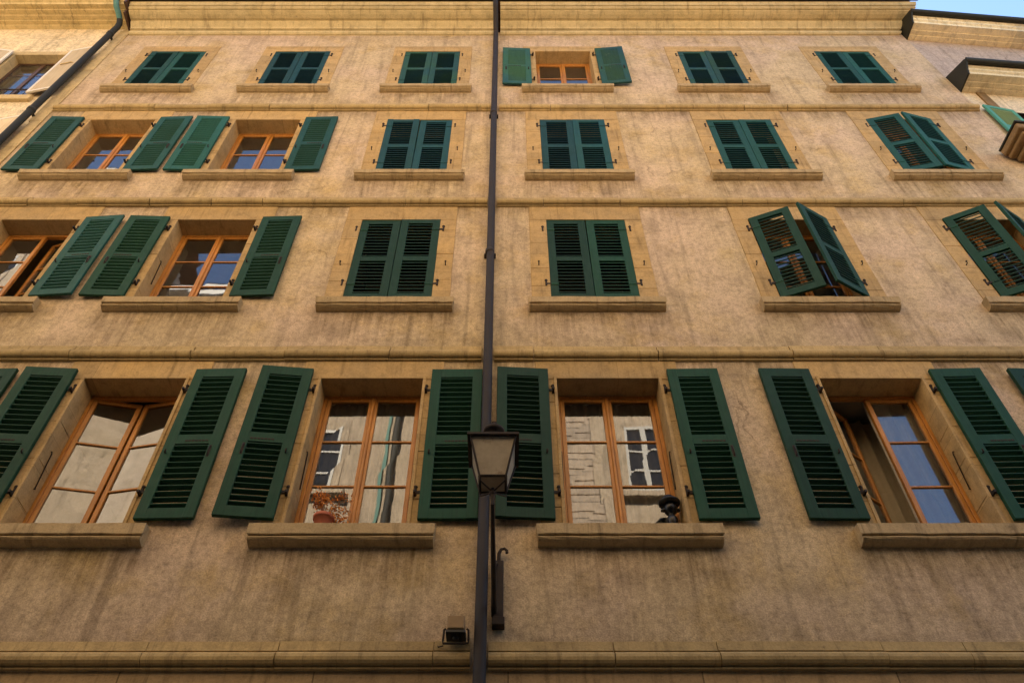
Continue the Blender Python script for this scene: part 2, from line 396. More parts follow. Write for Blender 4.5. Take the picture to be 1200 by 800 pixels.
# ---- string courses, laid in blocks
def course_prof(zt, zb, p=.085):
    h = zt - zb; q = lambda t: zb + h * t
    pts = [(.02, q(1)), (-.022, q(.985)), (-.034, q(.64)), (.0, q(.63)), (.0, q(.555))]
    for k in range(7):
        a = math.pi / 2 - math.pi * k / 6
        pts.append((-.045 - (p - .045) * math.cos(a), q(.335) + h * .215 * math.sin(a)))
    pts += [(-.010, q(.115)), (-.010, q(.085)), (-.032, q(.08)), (-.032, q(.02)), (-.018, q(0)), (.02, q(0))]
    return prof(pts)
for i, (zt, zb) in enumerate(COURSES):
    b = MB(); x = XL; rnd = random.Random(5 + i)
    while x < XR - .02:
        x2 = min(XR, x + rnd.uniform(.65, 1.7))
        if XR - x2 < .3: x2 = XR
        segs = [(x, x2)]
        if x < -.29 < x2 or x < -.155 < x2 or (-.29 <= x and x2 <= -.155):
            segs = [s_ for s_ in ((x, min(x2, -.292)), (max(x, -.155), x2)) if s_[1] - s_[0] > .02]
        for s0, s1 in segs:
            d = rnd.uniform(-.007, .007)
            b.extrude_x([(y + d, z) for y, z in course_prof(zt, zb)], s0, s1 - rnd.choice((.006, .009, .014)))
        x = x2
    b.build('string_course', M['course'], house)

# ---- window surrounds, sills, frames, casements, panes
def leaf_mesh(r, side, mat):
    """louvred leaf, hinge axis at the origin; closed it lies along +x (side -1, the left leaf) or -x (right leaf)"""
    R_ = ROWS[r]; h = R_['lt'] - R_['lb']; W = R_['w'] / 2 - .003; b = MB(); g = .05
    y0, y1 = .006, (.052 if r == 'A' else .044)
    st = .105; tr = .13 if r == 'A' else .10; br_ = .115; lo = .45 * h; hi = lo + (.125 if r == 'A' else .10)
    if r == 'D': lo = .46 * h; hi = lo + .09
    pieces = [(0, st, 0, h), (W - st, W, 0, h), (st, W - st, 0, br_), (st, W - st, lo, hi), (st, W - st, h - tr, h)]
    out = MB()
    for k, (xa, xb, za, zb) in enumerate(pieces):
        ins = .0 if k < 2 else .0015
        out.box(xa - (.0 if k < 2 else .004), xb + (.0 if k < 2 else .004), y0 + ins, y1 - ins, za, zb, .004 if k < 2 else .0025)
    pitch = {'A': .070, 'B': .070, 'C': .072, 'D': .052}[r]
    rnd = random.Random(ord(r) + side)
    for za, zb in ((br_, lo), (hi, h - tr)):
        n = int(round((zb - za) / pitch)); p = (zb - za) / n
        for k in range(n):
            zc = za + (k + .5) * p; d = {'A': .0130, 'B': .0135, 'C': .0130, 'D': .018}[r]
            t = {'A': .0045, 'B': .0068, 'C': .0065, 'D': .0045}[r]; j = rnd.uniform(-.0015, .0015)
            yy = [y0 + .005, y1 - .005] if False else [y0 + .002, y1 - .002]
            vs = []
            for x in (st - .002, W - st + .002):
                vs += [(x, yy[0], zc - d - t + j), (x, yy[0], zc - d + t + j), (x, yy[1], zc + d + t + j), (x, yy[1], zc + d - t + j)]
            out.add(vs, [(0, 1, 2, 3), (7, 6, 5, 4), (0, 4, 5, 1), (1, 5, 6, 2), (2, 6, 7, 3), (3, 7, 4, 0)])
    for s_ in (0, 1):                                   # round bolt heads on the rails
        for zz in (br_ * .5, h - tr * .5):
            out.lathe([(.006, -.002), (.004, .0035)], (0, 0, 0), 8) if False else None
    o = MB()
    for v in out.v:
        x = (g + v[0]); o.v.append((x if side < 0 else -x, v[1], v[2]))
    o.f = out.f; o.sm = out.sm
    return o.mesh('shutter', mat)
def hinge_mesh(side):
    b = MB(); sg = 1 if side < 0 else -1
    b.tube([(0, 0, -.045), (0, 0, .05)], .0125, 8); b.lathe([(.016, 0), (.021, .012), (.014, .026)], (0, 0, .05), 8)
    b.box(min(0, sg * .062), max(0, sg * .062), .0005, .0062, -.016, .016)
    b.box(-.011, .011, 0, .07, -.045, -.02)
    return b.mesh('hinge', M['iron'])
def latch_mesh(side):
    b = MB(); sg = 1 if side < 0 else -1
    b.tube([(sg * .52, .046, -.06), (sg * .52, .062, -.05), (sg * .52, .068, 0), (sg * .52, .062, .05), (sg * .52, .046, .06)], .006, 6)
    b.box(sg * .52 - .013, sg * .52 + .013, .0435, .048, -.075, .075)
    return b.mesh('latch', M['iron'])
def slot_mesh(side, h):
    b = MB(); sg = 1 if side < 0 else -1
    for k in range(7):
        x = .245 + k * .034; b.box(min(sg * x, sg * (x + .025)), max(sg * x, sg * (x + .025)), .0425, .0455, 0, .020)
    return b.mesh('hand_slot', M['void'])
def strap_mesh(side, mat):
    b = MB(); sg = 1 if side < 0 else -1
    b.box(min(sg * .0625, sg * .158), max(sg * .0625, sg * .158), .0005, .0062, -.016, .016, .001)
    for x in (.09, .135): b.tube([(sg * x, .001, 0), (sg * x, -.003, 0)], .006, 6)
    return b.mesh('strap', mat)
def hook_mesh(side):
    b = MB(); sg = 1 if side < 0 else -1
    b.tube([(sg * .10, .044, -.02), (sg * .10, .072, -.02), (sg * .10, .074, .012)], .009, 6)
    return b.mesh('hook', M['iron'])
HOOK = {s: hook_mesh(s) for s in (-1, 1)}; STRAP = {}
HING = {s: hinge_mesh(s) for s in (-1, 1)}; LAT = {s: latch_mesh(s) for s in (-1, 1)}; SLOT = {s: slot_mesh(s, 0) for s in (-1, 1)}
LEAF = {}
def shutter(key, side):
    r = key[0]; c = int(key[1]); R_ = ROWS[r]; mat = PX.get(key, PAINT[r])
    if (r, side, mat) not in LEAF: LEAF[(r, side, mat)] = leaf_mesh(r, side, M[mat])
    hx = cx(r, c) + side * (R_['w'] / 2 + .05)
    o = link('shutter', LEAF[(r, side, mat)], house, (hx, -.012, R_['lb'] + H0))
    ang = ST[key][0 if side < 0 else 1] if key in ST else 0.0
    rs = random.Random(key + str(side)); o.rotation_euler = (rs.uniform(-.004, .004), rs.uniform(-.004, .004), R(-ang if side < 0 else ang))
    if key in LABEL: o['label'] = LABEL[key]
    h = R_['lt'] - R_['lb']
    for z in (.17 * h, .86 * h):
        link('hinge', HING[side], o, (0, 0, z))
        if (side, mat) not in STRAP: STRAP[(side, mat)] = strap_mesh(side, M[mat])
        if ang < 90: link('strap', STRAP[(side, mat)], o, (0, 0, z))
    if ang > 90:
        link('latch', LAT[side], o, (0, .006 if r == 'A' else 0, .40 * h)); link('hook', HOOK[side], o, (0, 0, .40 * h))
    if ang > 90: link('hand_slot', SLOT[side], o, (0, .008 if r == 'A' else 0, .45 * h + .030))

def surround(r, c, x):
    R_ = ROWS[r]; h = R_['w'] / 2; ow = .775 if c % 2 else .765; zt = SURT[r]; z0 = R_['s'] - .10; b = MB()
    f = -.010; bk = .32
    rb = .045 if r == 'A' else 0.0
    def ringcell(xa, xb, za, zb): b.box(xa, xb, f, bk, za + H0, zb + H0, .004)
    # jambs in blocks, lintel above
    rnd = random.Random(r + str(c)); 
    for sg in (-1, 1):
        z = z0; 
        while z < R_['t'] - .01:
            z2 = z + rnd.uniform(.34, .62)
            if R_['t'] - z2 < .25: z2 = R_['t']
            oo = ow + rnd.uniform(-.004, .004)
            xa, xb = (x - oo, x - h) if sg < 0 else (x + h, x + oo)
            b.box(xa, xb, f + rnd.uniform(-.002, .002), bk, z + H0 + .0015, z2 + H0 - .0015, .004)
            z = z2
    b.box(x - ow, x + ow, f - .0015, bk, R_['t'] + H0, zt + H0, .004)
    if r == 'A':                                        # raised fillet round the opening
        for sg in (-1, 1):
            xa, xb = sorted((x + sg * (h + .001), x + sg * (h + .035)))
            b.box(xa, xb, f - .014, f + .01, R_['s'] + .05 + H0, R_['t'] + .034 + H0, .003)
        b.box(x - h - .001, x + h + .001, f - .0135, f + .01, R_['t'] + .001 + H0, R_['t'] + .034 + H0, .003)
    o = b.build('window_surround', M['stone'], house)
    # sill
    zt = R_['s']; hl = .825; p = .125 if r == 'A' else .11; hh = .215 if r in 'AB' else .19
    s = MB()
    k_ = {'A': 1.06, 'B': 1.0, 'C': .95, 'D': .90}[r]; hh = .165 * k_
    SP = prof([(.33, zt + .02), (-.02, zt + .012), (-p, zt), (-p, zt - .100 * k_), (-p + .006, zt - .106 * k_), (-p + .034, zt - .107 * k_), (-p + .034, zt - .118 * k_), (-p + .014, zt - .122 * k_),
               (-p + .012, zt - .132 * k_), (-p + .024, zt - .146 * k_), (-p + .050, zt - .157 * k_), (-.036, zt - .165 * k_), (-.03, zt - .166 * k_), (.05, zt - .166 * k_)])
    n = len(SP); rn = random.Random(c * 7 + ord(r)); xsn = [x - hl + 2 * hl * k / 14 for k in range(15)]
    vs = []
    for k, xx in enumerate(xsn):
        e = .0 if 0 < k < 14 else 1.0
        for y, z in SP:
            lower = z - H0 < zt - .64 * hh
            dx = (.012 if k == 0 else -.012 if k == 14 else 0) if lower else 0
            jit = rn.uniform(-.003, .003) if y < -.03 else 0
            vs.append((xx + dx, y + jit, z + (rn.uniform(-.002, .002) if y < -.03 else 0)))
    fs = [(k * n + i, k * n + (i + 1) % n, (k + 1) * n + (i + 1) % n, (k + 1) * n + i) for k in range(14) for i in range(n)]
    s.add(vs, fs); s.add(vs[:n], [list(range(n))[::-1]]); s.add(vs[-n:], [list(range(n))])
    s.build('sill', M['sillstone'], o)
    # iron: hold-back pins on the surround, stay rods in the reveals of the big windows
    pn = MB(); zz = R_['s'] + .42 * (R_['t'] - R_['s'])
    for sg in (-1, 1):
        pn.tube([(x + sg * .675, 0, zz + H0), (x + sg * .675, -.045, zz + H0), (x + sg * .675, -.05, zz + .03 + H0)], .007, 6)
        pn.lathe([(.012, -.004), (.013, .006), (.004, .010)], (x + sg * .675, -.048, zz + .03 + H0), 8)
    pn.build('holdback_pin', M['iron'], o)
    if r in 'AB' and (r + str(c)) in ST:
        rd = MB()
        for sg in (-1, 1):
            za = R_['s'] + .62; X = x + sg * (h - .012)
            rd.tube([(X + sg * .015, .10, za + .42 + H0), (X, .10, za + .42 + H0), (X, .115, za + .40 + H0), (X, .15, za + H0), (X, .16, za + H0 - .01), (X, .14, za + H0 - .02)], .006, 6)
        rd.build('stay_rod', M['iron'], o)
    return o

CASEM = {}
def casement_mesh(r, side):
    """hinge edge at the origin, closed it runs along +x (left casement) or -x; thickness in +y"""
    R_ = ROWS[r]; W = R_['w'] / 2 - .040; h = R_['t'] - R_['s'] - .075; st = .047
    b = MB(); sg = 1 if side < 0 else -1
    def bx(xa, xb, ya, yb, za, zb, bv=.004): xa, xb = sorted((sg * xa, sg * xb)); b.box(xa, xb, ya, yb, za, zb, bv)
    bx(.002, st, 0, .045, 0, h); bx(W - st - .004, W - .001, 0, .045, 0, h)
    bx(st, W - st - .004, .001, .044, 0, .075); bx(st, W - st - .004, .001, .044, h - st - .004, h)
    n = {'A': 3, 'B': 3, 'C': 2, 'D': 2}[r]; za, zb = .075, h - st - .004
    fr = {3: (.345, .675), 2: (.62,)}[n]
    for f in fr: bx(st - .004, W - st, .006, .036, za + (zb - za) * f - .011, za + (zb - za) * f + .011, .003)
    g = MB(); xa, xb = sorted((sg * (st - .006), sg * (W - st + .002)))
    lv = [za - .004] + [za + (zb - za) * f for f in fr] + [zb + .004]
    rn = random.Random(ord(r) * 3 + side)
    for z0, z1 in zip(lv, lv[1:]):                       # every light sits a hair differently in its putty
        t = [rn.uniform(-.0016, .0016) for _ in range(4)]
        g.add([(xa, .021 + t[0], z0), (xb, .021 + t[1], z0), (xb, .021 + t[2], z1), (xa, .021 + t[3], z1)], [(0, 1, 2, 3)])
    return b.mesh('casement', M['wood']), g.mesh('pane', M['glass'], False)

def window(key):
    r = key[0]; c = int(key[1]); x = cx(r, c); R_ = ROWS[r]; h = R_['w'] / 2
    y = .245; b = MB(); zt = R_['t'] + H0; z0 = R_['s'] + H0
    t = .040
    b.box(x - h + .001, x - h + t, y, y + .06, z0 + .02, zt - .001, .003); b.box(x + h - t, x + h - .001, y, y + .06, z0 + .02, zt - .001, .003)
    b.box(x - h + t, x + h - t, y + .001, y + .059, zt - .036, zt - .001, .003); b.box(x - h + t, x + h - t, y + .001, y + .059, z0 + .02, z0 + .045, .003)
    w = b.build('window', M['wood'], house)
    ca = CASE.get(key, (0, 0))
    for k, side in enumerate((-1, 1)):
        if (r, side) not in CASEM: CASEM[(r, side)] = casement_mesh(r, side)
        cm, pm = CASEM[(r, side)]
        a = ca[k]; rz = R(a if side < 0 else -a)
        loc = (x + side * (h - t), y + .008, z0 + .042)
        o = link('casement', cm, w, loc); o.rotation_euler = (0, 0, rz)
        p = link('pane', pm, w, loc); p.rotation_euler = (0, 0, rz)
    if ca == (0, 0):
        m = MB(); m.tube([(x, y + .006, z0 + .05), (x, y + .006, zt - .04)], .021, 10)
        m.build('meeting_bead', M['wood'], w)
    rm = MB(); d = 3.0; X0, X1 = x - 1.15, x + 1.15; Z0, Z1 = z0 - .8, zt + .22; yf = .318
    if not key in ('A1', 'A2', 'A3', 'A4', 'B0', 'B1', 'C0', 'C1', 'D3'): X0, X1, Z0, Z1, d = x - h - .1, x + h + .1, z0 - .1, zt + .1, 1.5
    q = [(X0, yf, Z0), (X1, yf, Z0), (X1, yf, Z1), (X0, yf, Z1), (X0, d, Z0), (X1, d, Z0), (X1, d, Z1), (X0, d, Z1),
         (x - h - .01, yf, z0 - .05), (x + h + .01, yf, z0 - .05), (x + h + .01, yf, zt + .01), (x - h - .01, yf, zt + .01)]
    rm.add(q, [(4, 5, 6, 7), (0, 4, 7, 3), (1, 2, 6, 5), (3, 7, 6, 2), (0, 1, 5, 4), (0, 8, 9, 1), (1, 9, 10, 2), (2, 10, 11, 3), (3, 11, 8, 0)])
    rm.build('room', M['room'], house)

for r in 'ABCD':
    for c in range(6):
        key = r + str(c); x = cx(r, c)
        if key == 'A5' or key == 'A0': pass
        surround(r, c, x)
        if key in ST: window(key)
        else:
            v = MB(); h = ROWS[r]['w'] / 2; v.box(x - h - .02, x + h + .02, .20, .9, ROWS[r]['s'] - .06 + H0, ROWS[r]['t'] + .04 + H0)
            v.f = [f for k, f in enumerate(v.f) if k != 2]; v.sm = v.sm[:len(v.f)]
            v.build('recess', M['void'], house)
        for side in (-1, 1): shutter(key, side)

# ------------------------------------------------------------------ things on the facade
# downpipe in the middle
dp = empty('downpipe', (-.216, -.10, 0)); tag(dp, 'dark brown downpipe running down the middle of the tan facade', 'downpipe')
b = MB(); b.tube([(0, 0, .05), (-.004, 0, 6 + H0), (-.02, 0, 12 + H0), (-.034, 0, 17.0 + H0), (-.036, -.02, 17.08 + H0), (-.04, -.36, 17.10 + H0), (-.04, -.46, 17.2 + H0), (-.04, -.46, 17.42 + H0)], .050, 16)
b = MB(); b.tube([(0, 0, .05), (-.004, 0, 6 + H0), (-.02, 0, 12 + H0), (-.034, 0, 16.62 + H0), (-.035, -.02, 16.70 + H0), (-.038, -.40, 16.92 + H0), (-.04, -.475, 17.02 + H0), (-.04, -.48, 17.42 + H0)], .050, 16)
b.build('pipe', M['pipe'], dp)
for z in (8.72, 12.85):
    k = MB(); x = -.004 - .03 * z / 17
    k.lathe([(.052, -.035), (.059, -.03), (.059, .03), (.052, .036)], (x, 0, z + H0), 16)
    k.box(x - .075, x + .075, .03, .098, z - .012 + H0, z + .012 + H0)
    k.build('collar', M['pipe'], dp)

# street lantern on a wall bracket
lx = -.117; ld = -1.16
lamp = empty('street_lamp', (lx, 0, 3.5 + H0)); tag(lamp, 'black framed four sided street lantern with milky panes on an iron wall bracket', 'street lamp')
def rel(x, y, z): return (x, y, z - 3.5)
b = MB(); b.box(-.004, .078, -.075, 0, 0.0, .58, .006); b.box(-.014, .088, -.09, 0, -.03, .04, .004)
b.tube([(.037, -.03, .58), (.037, -.05, .66), (.055, -.055, .70), (.085, -.055, .71), (.105, -.055, .69), (.107, -.055, .665)], [.017, .016, .014, .013, .012, .014], 8)
b.build('wall_plate', M['iron'], lamp)
b = MB()
b.tube([(.004, -.02, .08), (.003, -.35, .16), (.0, -.8, .27), (0, ld + .04, .32), (0, ld, .335)], [.026, .022, .018, .015, .014], 8)
b.tube([(.020, -.07, .54), (.015, -.16, .50), (.008, -.34, .32), (.003, -.55, .23)], .011, 8)
b.tube([(0, ld, .31), (0, ld, .40), (0, ld, .47)], [.013, .019, .013], 10)
b.lathe([(.012, 0), (.026, .01), (.026, .03), (.014, .045)], (0, ld, .40), 10)
b.build('bracket_arm', M['iron'], lamp)
zb, zt = .51, .855; hb, ht = .100, .178                 # body bottom / top, half widths
b = MB()
def edge(p, q, r=.009): b.tube([p, q], r, 6, True, False)
cb = [(sx * hb, ld + sy * hb, zb) for sx, sy in ((-1, -1), (1, -1), (1, 1), (-1, 1))]
ct = [(sx * ht, ld + sy * ht, zt) for sx, sy in ((-1, -1), (1, -1), (1, 1), (-1, 1))]
for k in range(4):
    edge(cb[k], ct[k]); edge(cb[k], cb[(k + 1) % 4], .011); edge(ct[k], ct[(k + 1) % 4], .012)
    p = Vector(cb[k]); m = Vector((p.x * .55, ld + (p.y - ld) * .55, zb - .055)); e = Vector((0, ld, zb - .075))
    b.tube([p, p + Vector((0, 0, -.035)), m, m * .4 + e * .6, e], .007, 6)
b.build('lantern_frame', M['iron'], lamp)
for k in range(4):
    g = MB(); i = k; j = (k + 1) % 4; off = .004
    P4 = [Vector(cb[i]), Vector(cb[j]), Vector(ct[j]), Vector(ct[i])]
    cen = Vector((0, ld, (zb + zt) / 2)); q = [p + (Vector((cen.x, cen.y, p.z)) - p) * .03 for p in P4]
    qi = [p + (Vector((cen.x, cen.y, p.z)) - p) * .06 for p in P4]
    g.add(q + qi, [(0, 1, 2, 3), (7, 6, 5, 4), (0, 4, 5, 1), (1, 5, 6, 2), (2, 6, 7, 3), (3, 7, 4, 0)]); g.build('pane', M['lampglass'], lamp)
g = MB(); g.box(-hb * .93, hb * .93, ld - hb * .93, ld + hb * .93, zb + .004, zb + .010); g.build('bottom_pane', M['lampglass'], lamp)
b = MB(); rr = .202
base = [(sx * rr, ld + sy * rr, zt + .012) for sx, sy in ((-1, -1), (1, -1), (1, 1), (-1, 1))]
bl = [(x, y, z - .022) for x, y, z in base]; tp = [(sx * .06, ld + sy * .06, zt + .13) for sx, sy in ((-1, -1), (1, -1), (1, 1), (-1, 1))]
b.add(bl + base + tp, [(3, 2, 1, 0)] + [(i, (i + 1) % 4, 4 + (i + 1) % 4, 4 + i) for i in range(4)] + [(4 + i, 4 + (i + 1) % 4, 8 + (i + 1) % 4, 8 + i) for i in range(4)] + [(8, 9, 10, 11)])
b.lathe([(.055, 0), (.058, .05), (.085, .055), (.088, .085), (.06, .115), (.02, .13), (.012, .16), (.02, .175), (.004, .19)], (0, ld, zt + .128), 16)
b.build('lantern_roof', M['iron'], lamp)

# small floodlight box on the ledge
fx = -.41
fl = empty('spotlight', (fx, -.085, 3.285 + H0)); tag(fl, 'small weathered square spotlight in an iron yoke on the ledge left of the downpipe', 'spotlight')
b = MB(); b.box(-.068, .068, -.115, .03, .085, .20, .008); 
for sx in (-.045, .045): b.tube([(sx, -.10, .198), (sx, -.10, .212)], .006, 6)
b.build('housing', M['box'], fl)
b = MB(); b.box(-.078, .078, -.11, .035, .052, .083, .006); b.lathe([(.02, .035), (.03, .055)], (0, -.03, 0), 10); b.build('base_plate', M['black'], fl)
b = MB()
b.tube([(-.083, -.03, .13), (-.096, -.03, .12), (-.10, -.03, .03), (-.10, -.03, .006), (.10, -.03, .006), (.10, -.03, .03), (.096, -.03, .12), (.083, -.03, .13)], .009, 6)
b.tube([(-.10, .03, .02), (-.14, .05, .02), (-.16, .085, .075), (-.9, .080, .078)], .005, 6); b.build('yoke', M['iron'], fl)

# potted dried plant on the sill
px, py, pz = -1.70, .085, 4.447 + H0
pot = empty('potted_plant', (px, py, pz)); tag(pot, 'terracotta pot of dried orange flowers and twigs on the stone sill', 'potted plant')
b = MB(); b.lathe([(.064, .02), (.088, .168), (.096, .170), (.099, .205), (.088, .206), (.082, .185)], (0, 0, 0), 24); b.build('pot', M['terracotta'], pot)
b = MB(); b.lathe([(.07, 0), (.10, .016), (.102, .024), (.07, .02)], (0, 0, 0), 24); b.build('saucer', M['black'], pot)
b = MB(); lf = MB(); rn = random.Random(3)
def leafquad(p, s):
    a = Vector((rn.uniform(-1, 1), rn.uniform(-1, 1), rn.uniform(-1, 1))).normalized(); c = a.orthogonal().normalized()
    s *= 1.25; lf.add([p - a * s, p + c * s * .6, p + a * s, p - c * s * .5], [(0, 1, 2, 3)])
for k in range(34):
    a = rn.uniform(0, 6.28); left = k < 15
    tip = Vector((rn.uniform(-.12, .0), rn.uniform(-.08, .05), rn.uniform(.33, .47))) if left else Vector((rn.uniform(.08, .27), rn.uniform(-.10, .06), rn.uniform(.05, .44)))
    st = Vector((rn.uniform(-.03, .03), rn.uniform(-.03, .03), .19)); mid = st.lerp(tip, .5) + Vector((0, 0, .05 if left else .09))
    pts = [st, st.lerp(mid, .6), mid, mid.lerp(tip, .6) + Vector((0, 0, .01)), tip]
    b.tube(pts, .0022, 5)
    for q in range(26 if left else 13):
        t = rn.uniform(.55, 1); p = mid.lerp(tip, max(0, 2 * t - 1)) if t > .5 else st.lerp(mid, 2 * t)
        sp = .028 if left else .016
        leafquad(p + Vector((rn.gauss(0, sp), rn.gauss(0, sp), rn.gauss(0, sp))), rn.uniform(.008, .016))
b.build('stem', M['twig'], pot); lf.build('foliage', M['dryleaf'], pot)

# black figurine with a brimmed hat
gx, gy, gz = 1.515, .10, 4.447 + H0
fg = empty('figurine', (gx, gy, gz)); tag(fg, 'small glossy black figurine in a wide brimmed hat standing on the sill', 'figurine')
b = MB(); b.lathe([(.055, 0), (.058, .02), (.032, .04), (.030, .09), (.048, .14), (.055, .18), (.042, .215), (.024, .235), (.03, .25), (.055, .27), (.066, .305), (.060, .335), (.05, .355)], (0, 0, 0), 20)
for sx in (-1, 1): b.tube([(sx * .045, 0, .30), (sx * .075, 0, .295), (sx * .092, 0, .285)], [.022, .02, .006], 8)
b.tube([(0, -.05, .305), (0, -.072, .295), (0, -.074, .285)], [.012, .011, .006], 8)
b.build('body', M['black'], fg)
b = MB(); b.lathe([(.052, .355), (.085, .352), (.102, .372), (.103, .384), (.07, .388), (.062, .43), (.05, .445), (.012, .45)], (0, 0, 0), 24); b.build('hat', M['black'], fg)

# curtains
def curtain(c, label, y, mat, xa, xb, seed):
    cur = MB(); x = cx('A', c); n = 72; z0, z1 = 4.2 + H0, 6.52 + H0; vs = []; rn = random.Random(seed); ph = rn.uniform(0, 6)
    for k in range(n + 1):
        X = xa + (xb - xa) * k / n; yy = .045 * math.sin(X * 33 + ph) + .02 * math.sin(X * 71 + 1 + ph)
        for zz, f in ((0, 1.25), ((z1 - z0) * .5, 1.0), (z1 - z0, .75)): vs.append((X * (.97 + .03 * f), yy * f, zz))
    cur.add(vs, [(k * 3 + i, k * 3 + 3 + i, k * 3 + 4 + i, k * 3 + 1 + i) for k in range(n) for i in range(2)], True)
    co = cur.build('curtain', mat); co.location = (x, y, z0); tag(co, label, 'curtain', 'curtains behind the large windows')
M['net'] = mat_plain('white_net_curtain', (.70, .65, .55), .95, .06, 12)
M['sheer'] = mat_plain('grey_net_curtain', (.22, .19, .15), .95, .1, 12)
curtain(4, 'pale beige curtain hanging behind the open casement at lower right', .78, M['curtain'], -.80, .80, 1)
curtain(4, 'white net curtain behind the shut casement with the blue reflection at lower right', .44, M['net'], .06, .60, 4)
curtain(2, 'grey net curtain behind the panes above the potted plant', .46, M['sheer'], -.62, .62, 2)
curtain(3, 'grey net curtain behind the panes beside the black figurine', .46, M['sheer'], -.62, .62, 3)

# ------------------------------------------------------------------ the house on the left
lh = tag(empty('cream_house', (-8.0, 0, 0)), 'cream rendered house with solid cream shutters left of the green shuttered facade', 'building')
def L(x): return x + 8.0
b = MB(); LC = L(-9.09)
LW = [(13.79 - .05, 15.67), (10.6, 12.60), (7.4, 9.4), (4.2, 6.2)]
xl = [L(-16), LC - 3.2 - .53, LC - 3.2 + .53, LC - .53, LC + .53, L(-7.955)]
zz = [3.0] + [v for a in LW[::-1] for v in a] + [17.2]
for i in range(len(xl) - 1):
    for j in range(len(zz) - 1):
        if i in (1, 3) and j % 2 == 1: continue
        b.add([(xl[i], .02, zz[j] + H0), (xl[i + 1], .02, zz[j] + H0), (xl[i + 1], .02, zz[j + 1] + H0), (xl[i], .02, zz[j + 1] + H0)], [(0, 1, 2, 3)])
b.box(L(-16), L(-7.955), .02, .4, 0, 3.0 + H0)
b.add([(L(-16), .02, 0), (L(-16), 10, 0), (L(-7.82), 10, 0), (L(-16), .02, 18.8), (L(-16), 10, 18.8), (L(-7.82), 10, 18.8)], [(0, 3, 4, 1), (1, 4, 5, 2)])
b.build('wall', M['cream'], lh)
q = MB(); z = 3.0; k = 0; rn = random.Random(9)
while z < 17.1:
    z2 = min(17.15, z + rn.uniform(.32, .5)); w = rn.uniform(.01, .05)
    q.box(L(-7.975) - w, L(-7.803), -.022 + rn.uniform(-.003, .003), .05, z + H0 + .003, z2 + H0 - .003, .006); z = z2; k += 1
q.build('quoin', M['creamstone'], lh)
e = MB()
for x0, x1 in ((L(-16), L(-12.2)), (L(-12.197), L(-9.6)), (L(-9.597), L(-7.86))):
    e.extrude_x(prof([(.03, 17.14), (-.06, 17.15), (-.065, 17.18), (-.15, 17.165), (-.155, 17.20), (-.25, 17.185), (-.255, 17.225), (-.36, 17.20), (-.366, 17.25), (-.47, 17.215), (-.49, 17.26), (-.53, 17.27), (-.53, 17.36), (.03, 17.36)]), x0, x1)
e.build('eave', M['eave'], lh)
e = MB()
e.box(L(-7.855), L(-7.80), -.56, .02, 17.10 + H0, 17.45 + H0, .004); e.box(L(-7.853), L(-7.815), -.40, .01, 16.93 + H0, 17.098 + H0, .004)
e.build('eave_end_board', M['brownwood'], lh)
e = MB(); e.extrude_x(prof([(-.53 - .09, 17.34), (-.64, 17.38), (-.62, 17.44), (-.54, 17.44), (-.535, 17.38), (-.545, 17.34)]), L(-16), L(-7.80)); e.build('gutter', M['gutter'], lh)
e = MB(); e.add([(L(-16), -.6, 17.4 + H0), (L(-7.8), -.6, 17.4 + H0), (L(-7.8), 5, 20 + H0), (L(-16), 5, 20 + H0), (L(-7.8), 10, 18 + H0), (L(-16), 10, 18 + H0)], [(0, 1, 2, 3), (3, 2, 4, 5)]); e.build('roof', M['roof'], lh)
